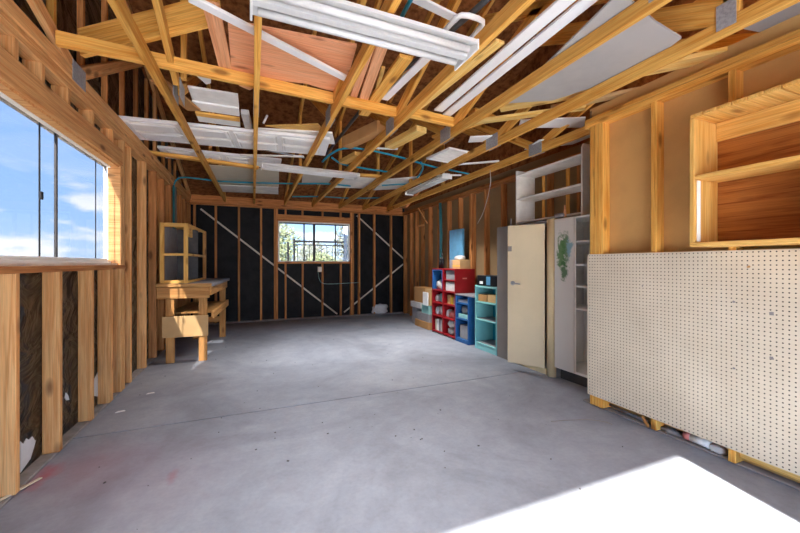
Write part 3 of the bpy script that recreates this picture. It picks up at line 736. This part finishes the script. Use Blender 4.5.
# ------------------------------------------------------------------ cupboards in the right bay
XC = 3.0
tc_ = thing('metal_cupboard', 'tall cream metal cupboard with a partly open lever handled door and grey left panel', 'cabinet', (XC, 2.90, 0))
D = .41
CH = 1.71
bx('left_panel', 0, .03, .45, .97, 0, CH, M['greymetal'], tc_)
multi('carcass', [(.03, D, .955, .97, 0, CH), (.03, D, 0, .015, 0, CH), (D - .015, D, .015, .955, 0, CH), (.03, D, .015, .955, CH - .02, CH), (.03, D, .015, .955, .04, .06)], M['greymetal'], tc_)
bx('top_rail', 0, .03, .11, .735, CH - .03, CH, M['greymetal'], tc_)
bx('plinth', .0, .03, .11, .735, 0, .06, M['cream2'], tc_)
bm = bmesh.new(); tube_bm(bm, [(.03, .055, 0), (.03, .055, CH + .01)], .055, 16)
link('rounded_post', to_mesh('rounded_post', bm), M['cream2'], tc_)
DWD = .415
bm = bmesh.new(); add_box(bm, (-.0125, DWD / 2, .80), (.024, DWD, 1.60)); bevel_all(bm, .004)
dr = link('door', to_mesh('door', bm), M['cream'], tc_, Matrix.Translation((-.004, .125, .075)) @ Matrix.Rotation(R(31), 4, 'Z'))
bm = bmesh.new()
tube_bm(bm, [(-.026, DWD - .065, .93), (-.032, DWD - .065, .93)], .026, 14)
tube_bm(bm, [(-.03, DWD - .065, .93), (-.065, DWD - .065, .93), (-.068, DWD - .085, .928), (-.066, DWD - .16, .925)], .009, 8)
link('door_handle', to_mesh('door_handle', bm), M['galv'], dr)
bx('smudge', -.0255, -.0247, DWD - .05, DWD - .005, 1.30, 1.36, M['greymetal'], dr, 0)

wc = thing('white_cupboard', 'white cupboard on raised base with green paint splashes on its door, behind the pegboard edge', 'cabinet', (XC, 2.33, 0))
multi('carcass', [(.012, .41, 0, .015, .12, CH), (.012, .41, .535, .55, .12, CH), (.012, .41, .015, .535, CH - .018, CH), (.0, .41, .015, .535, .12, .145), (.395, .41, .015, .535, .145, CH - .018)], M['white'], wc)
bx('dark_gap_fill', .06, .40, .01, .54, 0, .12, M['darkgrey'], wc)  # dark fill stands for the shaded gap under the raised cupboard
d = multi('door', [(-.012, .008, -.125, .125, 0.125, CH - .005)], M['splash'], wc, (0, .43, 0), .003)
for z in (1.455, 1.22, 1.0, .775): bx('shelf', .012, .39, .016, .534, z - .009, z + .009, M['white'], wc)
bx('door_edge', -.008, .0, .285, .30, .125, CH - .005, M['white2'], wc)

# white shelf unit on top of the cupboards
s = thing('white_shelf_unit', 'white open backed shelf unit standing on top of the cupboards', 'shelf', (3.10, 2.63, CH + .012), 0)
for y in (0, .975): 
    prism('side_board', [(0, 0), (.30, 0), (.30, .69), (.0, .69)] if y else [(0, 0), (.30, 0), (.30, .74), (.02, .74), (0, .70)], .02, M['white2'], s, (0, y, 0), 'y', .003)
for z in (.02, .315, .62): bx('shelf', .005, .295, .02, .975, z, z + .02, M['white2'], s)
for y in (.1, .42): bx('back_stile', .285, .30, y, y + .05, .04, .62, M['honey'], s)
bx('back_stile', .285, .30, .80, .84, .04, .62, M['honey'], s)
props(lump('dusty_rag', (3.04, 2.86, CH + .012), (.07, .12, .05), M['greybox'], None, 8), 'grey rag on the cupboard top below the white shelf unit, right', 'rag')
props(prism('wood_shim', [(-.02, 0), (.02, 0), (.006, .13), (-.002, .13)], .012, M['peach_plank'], None, (3.04, 2.80, CH + .012), 'x', .002), 'pinkish wood shim standing on the cupboard top before the white shelf unit', 'lumber')
props(prism('wood_shim', [(-.02, 0), (.02, 0), (.004, .10), (-.004, .10)], .012, M['greybox'], None, (3.05, 3.66, CH), 'x', .002), 'grey shim standing on the left end of the cream cupboard top', 'lumber')

# turquoise bookcase
tb_ = thing('turquoise_bookcase', 'pale turquoise bookcase with a bright back beside the cream cupboard', 'bookcase', (XC, 3.88, 0))
TW, TH, TD = .50, .92, .32
for y in (0, TW - .02): bx('side_board', 0, TD, y, y + .02, 0, TH, M['turq'], tb_)
bx('back_panel', TD - .01, TD, .02, TW - .02, .08, TH, M['turq_back'], tb_, 0)
bx('toe_board', .005, .02, .02, TW - .02, 0, .075, M['turq'], tb_)
for z in (.08, .42, .67): bx('shelf', .0, TD - .01, .02, TW - .02, z, z + .02, M['turq'], tb_); 
for z in (.1005, .4405): bx('shelf_liner', .02, TD - .02, .022, TW - .022, z, z + .002, M['greytop'], tb_, 0)
bx('top_board', .0, TD - .01, .02, TW - .02, TH - .03, TH - .01, M['turq'], tb_)
BXp = lambda name, lab, cat, x0, x1, y0, y1, z0, z1, mat, group=None: props(bx(name, x0, x1, y0, y1, z0, z1, M[mat], None, .004), lab, cat, group)
BXp('cardboard_box', 'small tan cardboard box on the upper shelf of the turquoise bookcase, left', 'box', XC + .03, XC + .2, 4.14, 4.34, .692, .79, 'card', 'boxes in the turquoise bookcase')
BXp('cardboard_box', 'small tan cardboard box on the upper shelf of the turquoise bookcase, right', 'box', XC + .03, XC + .2, 3.93, 4.12, .692, .80, 'card2', 'boxes in the turquoise bookcase')
t = thing('appliance_carton', 'black carton with pale blue and white picture panels on the turquoise bookcase', 'box', (XC + .02, 3.91, TH))
bx('carton', 0, .22, .0, .44, 0, .145, M['black'], t)
bx('picture_panel', -.002, 0, .13, .22, .01, .13, M['skyblue'], t, 0); bx('white_panel', -.002, 0, .30, .38, .02, .06, M['white'], t, 0)

# red cubby unit
rc = thing('red_cubby_shelf', 'red painted cubby shelf with a blue corner bay, left of the blue cubby', 'bookcase', (XC, 4.93, 0))
RW, RH, RD = .80, 1.145, .38
bx('side_board', 0, RD, 0, .02, 0, RH, M['red'], rc); bx('side_board', 0, RD, RW - .02, RW, 0, RH, M['red'], rc)
bx('label_plate', .14, .22, -.002, 0, .98, 1.0, M['pink'], rc, 0)
bx('divider', 0, RD - .01, .385, .42, .02, RH - .02, M['red'], rc)
bx('back_panel', RD - .01, RD, .02, RW - .02, .02, RH - .02, M['red'], rc, 0)
for z in (.02, .30, .53, .75): bx('shelf', 0, RD - .01, .02, RW - .02, z, z + .022, M['red'], rc)
bx('shelf', 0.01, RD - .01, .02, .385, .945, .96, M['red'], rc)
bx('top_board', 0, RD, .02, RW - .02, RH - .02, RH, M['red'], rc)
multi('blue_bay_liner', [(-.003, RD - .012, .42, .435, .775, RH - .022), (-.003, RD - .012, RW - .035, RW - .02, .775, RH - .022), (-.003, RD - .012, .435, RW - .035, RH - .036, RH - .022), (RD - .02, RD - .012, .435, RW - .035, .775, RH - .036)], M['blue'], rc)
G = 'things in the red cubby shelf'
RX = XC + .03
props(lump('white_bag', (RX + .12, 5.60, .776), (.2, .15, .17), M['bag'], None, 11), 'white plastic bag in the blue bay of the red cubby shelf', 'bag', G)
props(lump('dark_cloth', (RX + .14, 5.54, .962), (.16, .18, .10), M['black'], None, 12), 'dark cloth bundle on the white bag in the blue bay', 'cloth', G)
BXp('grey_box', 'grey box in the topmost right bay of the red cubby shelf', 'box', RX, RX + .24, 5.0, 5.27, .9605, 1.115, 'greybox', G)
BXp('white_box', 'white box in the second right bay of the red cubby shelf', 'box', RX, RX + .24, 4.985, 5.28, .7725, .92, 'bag', G)
props(lump('face_shield', (RX + .1, 5.49, .5525), (.16, .17, .16), M['tealbag'], None, 13), 'pale teal rounded shield in the second left bay of the red cubby', 'shield', G)
props(lump('white_bag', (RX + .1, 5.47, .3225), (.16, .18, .17), M['bag'], None, 14), 'rounded white bag in the third left bay of the red cubby', 'bag', G)
for k, (mt, lab) in enumerate((('beige', 'cream folder leaning leftmost in the bottom left bay of the red cubby'), ('white', 'white folder standing second in the bottom left bay of the red cubby'), ('greybox', 'grey folder standing third in the bottom left bay of the red cubby'), ('bag', 'pale folder standing rightmost in the bottom left bay of the red cubby'))):
    y = 5.62 - k * .062
    BXp('folder', lab, 'folder', RX, RX + .22, y, y + .03, .0425, .24 + .01 * (k % 2), mt, 'folders in the red cubby')
for k, (c, mt, lab) in enumerate((((5.22, .5525), 'card2', 'tan carton at the left of the third right bay'), ((5.12, .5525), 'yellowcap', 'yellow carton in the middle of the third right bay'), ((5.02, .5525), 'bag', 'white carton at the right of the third right bay'))):
    BXp('small_carton', lab, 'box', RX + .02, RX + .16, c[0] - .04, c[0] + .04, c[1], c[1] + .12 + .03 * (k == 0), mt, G)
props(lump('pink_bag', (RX + .1, 5.13, .3225), (.16, .2, .12), M['pink'], None, 15), 'pinkish white bag in the fourth right bay of the red cubby', 'bag', G)
props(lump('white_bag', (RX + .1, 5.14, .165), (.2, .23, .12), M['bag'], None, 16), 'white bag lying on the grey bundle in the lowest right bay of the red cubby', 'bag', G)
props(lump('grey_bundle', (RX + .1, 5.14, .0425), (.2, .22, .12), M['greybox'], None, 17), 'grey bundle on the bottom of the lowest right bay of the red cubby', 'bundle', G)
for k, (y, z, sx, sy, sz, lab) in enumerate(((5.435, .776, .15, .09, .13, 'small white bag beside the white bag in the blue bay of the red cubby'), (5.65, .5525, .12, .07, .12, 'small white bag left of the teal shield in the red cubby'),
        (5.645, .3225, .12, .08, .14, 'small pale bag left of the rounded white bag in the red cubby'), (5.265, .3225, .12, .07, .13, 'small white bag left of the pinkish bag in the red cubby'))):
    props(lump('small_bag', (RX + .07, y, z), (sx, sy, sz), M['bag'], None, 40 + k), lab, 'bag', G)
# blue cubby
bc = thing('blue_cubby_shelf', 'blue cubby shelf with a grey top between the red cubby and the turquoise bookcase', 'bookcase', (XC, 4.545, 0))
BW, BH, BD = .38, .75, .36
bx('side_board', 0, BD, 0, .03, 0, BH - .02, M['blue'], bc); bx('side_board', 0, BD, BW - .03, BW, 0, BH - .02, M['blue'], bc)
bx('back_panel', BD - .01, BD, .03, BW - .03, .02, BH - .02, M['blue'], bc, 0)
bx('top_board', -.005, BD, -.15, BW, BH - .02, BH, M['greytop'], bc)
for z in (.04, .355, .60): bx('shelf', 0, BD - .01, .03, BW - .03, z, z + .02, M['blue'], bc)
bx('toe_board', .0, .02, .03, BW - .03, 0, .04, M['blue'], bc)
G = 'things in the blue cubby shelf'
BXp('paper_tray', 'white paper tray in the top slot of the blue cubby', 'tray', RX, RX + .22, 4.60, 4.88, .6205, .66, 'bag', G)
BXp('plastic_bin', 'pale teal bin in the middle bay of the blue cubby', 'bin', RX, RX + .2, 4.60, 4.88, .3755, .44, 'tealbag', G)
props(lump('cloth_bundle', (RX + .11, 4.74, .44), (.18, .25, .13), M['greybox'], None, 18), 'grey cloth bundle lying in the pale teal bin', 'cloth', G)
BXp('plastic_bin', 'grey white bin in the bottom bay of the blue cubby', 'bin', RX, RX + .2, 4.60, 4.83, .0605, .27, 'greybox', G)

# on top of the red cubby
BXp('plastic_sheet', 'light blue plastic panel standing on the red cubby against the wall', 'panel', 3.30, 3.345, 5.19, 5.62, RH, 1.83, 'skyblue')
t = thing('carton_pair', 'cream carton with a yellow band on top of the red cubby', 'box', (3.12, 4.97, RH))
bx('carton', 0, .2, 0, .24, 0, .15, M['card2'], t); bx('tape_band', -.002, 0, 0, .24, .04, .055, M['yellowcap'], t, 0)
BXp('grey_carton', 'grey carton behind the yellow banded carton on the red cubby', 'box', 3.14, 3.29, 5.225, 5.34, RH, RH + .15, 'greybox')
props(lump('paper_heap', (3.2, 5.1, RH + .15), (.14, .18, .07), M['bag'], None, 19), 'crumpled paper on the yellow banded carton', 'paper')
for k, (y, h, lab) in enumerate(((5.67, .20, 'left'), (5.60, .28, 'right'))):
    t = thing('spray_bottle', 'dark spray bottle on the left end of the red cubby top, %s one' % lab, 'bottle', (3.14, y, RH), 0, 'dark bottles on the red cubby')
    tube('bottle_body', [(0, 0, 0), (0, 0, h * .6), (0, 0, h * .72)], [.028, .028, .012], M['black'], t, 12); tube('nozzle', [(0, 0, h * .72), (0, 0, h)], .011, M['darkgrey'], t, 8)

# boxes on the floor in the corner
BXp('wooden_crate', 'low brown crate at the bottom of the corner box pile', 'box', 3.0, 3.36, 5.86, 6.46, 0, .13, 'card')
BXp('grey_tote', 'grey plastic tote on the low brown crate', 'box', 3.02, 3.34, 5.88, 6.40, .13, .28, 'greybox')
BXp('teal_tub', 'pale teal tub above the grey tote in the corner pile', 'box', 3.04, 3.30, 5.92, 6.24, .28, .44, 'tealbag')
BXp('white_carton', 'white carton projecting left from the corner pile', 'box', 3.02, 3.30, 6.25, 6.72, .35, .46, 'bag')
BXp('grey_tote', 'grey tote standing under the projecting white carton', 'box', 3.05, 3.30, 6.48, 6.70, 0.0, .35, 'greybox')
BXp('cardboard_box', 'brown cardboard box on top of the corner pile', 'box', 3.06, 3.30, 6.14, 6.62, .46, .76, 'card')
BXp('framed_board', 'white framed panel leaning upright at the right of the corner pile', 'panel', 3.01, 3.035, 5.93, 6.13, .44, .69, 'white')
BXp('cardboard_box', 'tan cardboard box behind the white framed panel', 'box', 3.06, 3.28, 5.90, 6.12, .44, .75, 'card2')
# paper at the back wall
props(lump('paper_bag', (2.84, BY + .03, .025), (.36, .10, .22), M['paper'], None, 22, .34), 'crumpled white paper bag at the foot of the back wall studs', 'bag')
# chips of debris on the slab
for x, y, lab in ((-.90, 4.02, 'pale wood chip on the slab before the workbench'), (-1.02, 3.62, 'pale wood chip on the slab by the left wall studs')):
    props(prism('wood_chip', [(-.03, -.02), (.035, .0), (.02, .02), (-.02, .01)], .004, M['paper'], None, (x, y, 0)), lab, 'debris')
loose('lath_scrap', 'pale split lath on the curb by the nearest left stud', 'debris', (-1.2, 2.42, .03), (-1.12, 2.66, .008), .02, .006, 'beige')
pipe('thin dark wire curling on the slab before the pegboard corner', [(2.14, 2.10, .006), (2.3, 2.06, .006), (2.42, 2.02, .006), (2.52, 1.95, .006), (2.53, 1.88, .006)], .0022, 'greymetal', 'wire', 'wire')

bm = bmesh.new(); rnd = random.Random(5)
for k in range(150):
    x, y = rnd.uniform(-1.1, 2.6), rnd.uniform(.6, 7.5)
    e = rnd.uniform(.003, .008)
    add_box(bm, (x, y, e * .3), (e * rnd.uniform(.7, 2), e, e * .6), Matrix.Rotation(rnd.uniform(0, 3), 4, 'Z'))
props(link('floor_grit', to_mesh('floor_grit', bm), M['darkgrey']), 'scattered dark grit and specks lying on the concrete slab', 'grit', None, 'stuff')

# ------------------------------------------------------------------ outdoors
g = structure('ground'); multi('earth', [(-120, 120, -90, 160, -.5, -.13)], M['soil'], g)
dv = structure('driveway'); multi('driveway_slab', [(-4.5, 6.5, -16, YF - .1, -.13, -.015)], M['drive'], dv)

def tree(label, x, y, h, rad, seed, mt):
    rnd = random.Random(seed)
    t = thing('desert_tree', label, 'tree', (x, y, -.13), 0, 'trees beyond the back window')
    bm = bmesh.new()
    tube_bm(bm, [(0, 0, 0), (.05, .03, h * .3), (-.05, 0, h * .55)], [.14, .11, .07], 8)
    for k in range(7):
        a = k * .9 + rnd.random(); r = rad * .8
        tube_bm(bm, [(0, 0, h * (.25 + .05 * k)), (r * .4 * math.cos(a), r * .4 * math.sin(a), h * (.45 + .05 * k)), (r * math.cos(a), r * math.sin(a), h * (.6 + .04 * k))], [.05, .03, .012], 6)
    link('trunk', to_mesh('trunk', bm), M['bark'], t)
    bm = bmesh.new()
    for k in range(2600):
        th = rnd.uniform(0, 2 * math.pi); q = rnd.random() ** .45; zz = rnd.uniform(-1, 1)
        s_ = math.sqrt(max(0, 1 - zz * zz))
        lob = 1 + .25 * math.sin(3 * th + seed) * math.sin(4 * zz)
        c = Vector((rad * q * s_ * math.cos(th) * lob, rad * q * s_ * math.sin(th) * lob, h * .62 + h * .38 * q * zz))
        u = Vector((rnd.gauss(0, 1), rnd.gauss(0, 1), rnd.gauss(0, 1))).normalized(); v = u.orthogonal().normalized()
        e = rnd.uniform(.05, .11)
        bm.faces.new([bm.verts.new(c + u * e + v * 0), bm.verts.new(c + v * e * .5), bm.verts.new(c - u * e), bm.verts.new(c - v * e * .5)])
    link('foliage', to_mesh('foliage', bm), M[mt], t)
tree('pale green tree at the left of the back window view', 1.0, 18, 3.5, 1.1, 1, 'leaf')
tree('grey green tree in the middle of the back window view', 3.9, 25, 3.0, 1.3, 2, 'leaf2')
tree('loose pale tree at the right of the back window view', 5.0, 19, 4.0, 1.0, 3, 'leaf2')
tree('low bushy tree in front of the middle tree outside the back window', 3.1, 17.5, 1.9, .8, 4, 'leaf')

gt = thing('metal_gate', 'dark metal gate frame standing outside the back window', 'gate', (0, 12, -.13))
for x in (1.24, 2.92): bx('post', x - .03, x + .03, -.03, .03, 0, 2.17, M['black'], gt)
bx('post', 1.02, 1.08, -.03, .03, 0, 2.05, M['black'], gt)
bx('top_bar', 1.27, 2.89, -.025, .025, 2.06, 2.12, M['black'], gt); bx('rail', 1.27, 2.89, -.02, .02, 1.96, 1.99, M['black'], gt)
bx('bottom_bar', 1.27, 2.89, -.02, .02, .25, .30, M['black'], gt)
for k in range(9):
    x = 1.35 + k * .19
    bx('upright_bar', x - .008, x + .008, -.01, .01, .30, 1.96, M['black'], gt)
ds = thing('porch_post', 'white porch post with a wavy downspout right outside the back window', 'post', (2.37, 9.6, -.13))
bx('post', -.03, .03, -.03, .03, 0, 2.75, M['white'], ds)
tube('downspout', [(-.05, -.05, 2.5), (-.07, -.05, 2.2), (-.04, -.05, 2.0), (-.05, -.05, 1.2), (-.05, -.05, .02)], .03, M['white2'], ds, 8, 1)

# ------------------------------------------------------------------ sky and sun
sc = bpy.context.scene
wld = bpy.data.worlds.new('World'); sc.world = wld; wld.use_nodes = True
nt = wld.node_tree; bg = nt.nodes['Background']
tc = N(nt, 'ShaderNodeTexCoord'); sp = N(nt, 'ShaderNodeSeparateXYZ'); nt.links.new(tc.outputs['Generated'], sp.inputs[0])
grad = ramp(nt, sp.outputs[2], [(.0, (.52, .69, .90, 1)), (.10, (.36, .58, .93, 1)), (.40, (.22, .45, .88, 1)), (1.0, (.10, .25, .62, 1))])
mp = N(nt, 'ShaderNodeMapping'); mp.inputs['Scale'].default_value = (3.2, 3.2, 9.0); mp.inputs['Location'].default_value = (.9, .35, .2)
nt.links.new(tc.outputs['Generated'], mp.inputs['Vector'])
cn = N(nt, 'ShaderNodeTexNoise'); cn.inputs['Scale'].default_value = 2.0; cn.inputs['Detail'].default_value = 7; cn.inputs['Roughness'].default_value = .55
nt.links.new(mp.outputs[0], cn.inputs['Vector'])
cl = ramp(nt, cn.outputs[0], [(.49, (0, 0, 0, 1)), (.60, (1, 1, 1, 1))])
low = ramp(nt, sp.outputs[2], [(.0, (1, 1, 1, 1)), (.12, (.9, .9, .9, 1)), (.2, (.1, .1, .1, 1)), (.4, (.1, .1, .1, 1))])
skyc = mix(nt, math_n(nt, 'MULTIPLY', cl, low), grad, (.93, .95, .98, 1))
nt.links.new(skyc, bg.inputs['Color']); bg.inputs['Strength'].default_value = 3.0

sun = bpy.data.lights.new('sun', 'SUN'); sun.energy = 15; sun.angle = R(.55); sun.color = (1, .95, .86)
so = bpy.data.objects.new('sun', sun); COL.objects.link(so)
el = R(27.8); dvec = Vector((.215, 1, 0)).normalized() * math.cos(el); dvec.z = -math.sin(el)
so.rotation_euler = dvec.to_track_quat('-Z', 'Y').to_euler(); so.location = (-3, -8, 8)

# ------------------------------------------------------------------ camera and view
cam = bpy.data.cameras.new('camera'); co = bpy.data.objects.new('camera', cam); COL.objects.link(co)
co.location = (0, 0, 1.233); co.rotation_euler = (R(90), 0, R(-22.5))
cam.sensor_width = 36; cam.lens = 355 / 800 * 36; cam.shift_y = -3 / 800; cam.clip_start = .02; cam.clip_end = 500
sc.camera = co
sc.view_settings.view_transform = 'Standard'; sc.view_settings.look = 'None'
sc.view_settings.exposure = 2.0; sc.view_settings.gamma = 1; sc.view_settings.use_curve_mapping = False
sc.cycles.max_bounces = 12; sc.cycles.diffuse_bounces = 8; sc.cycles.transparent_max_bounces = 12
sc.cycles.use_denoising = True
sc.cycles.sample_clamp_indirect = 8
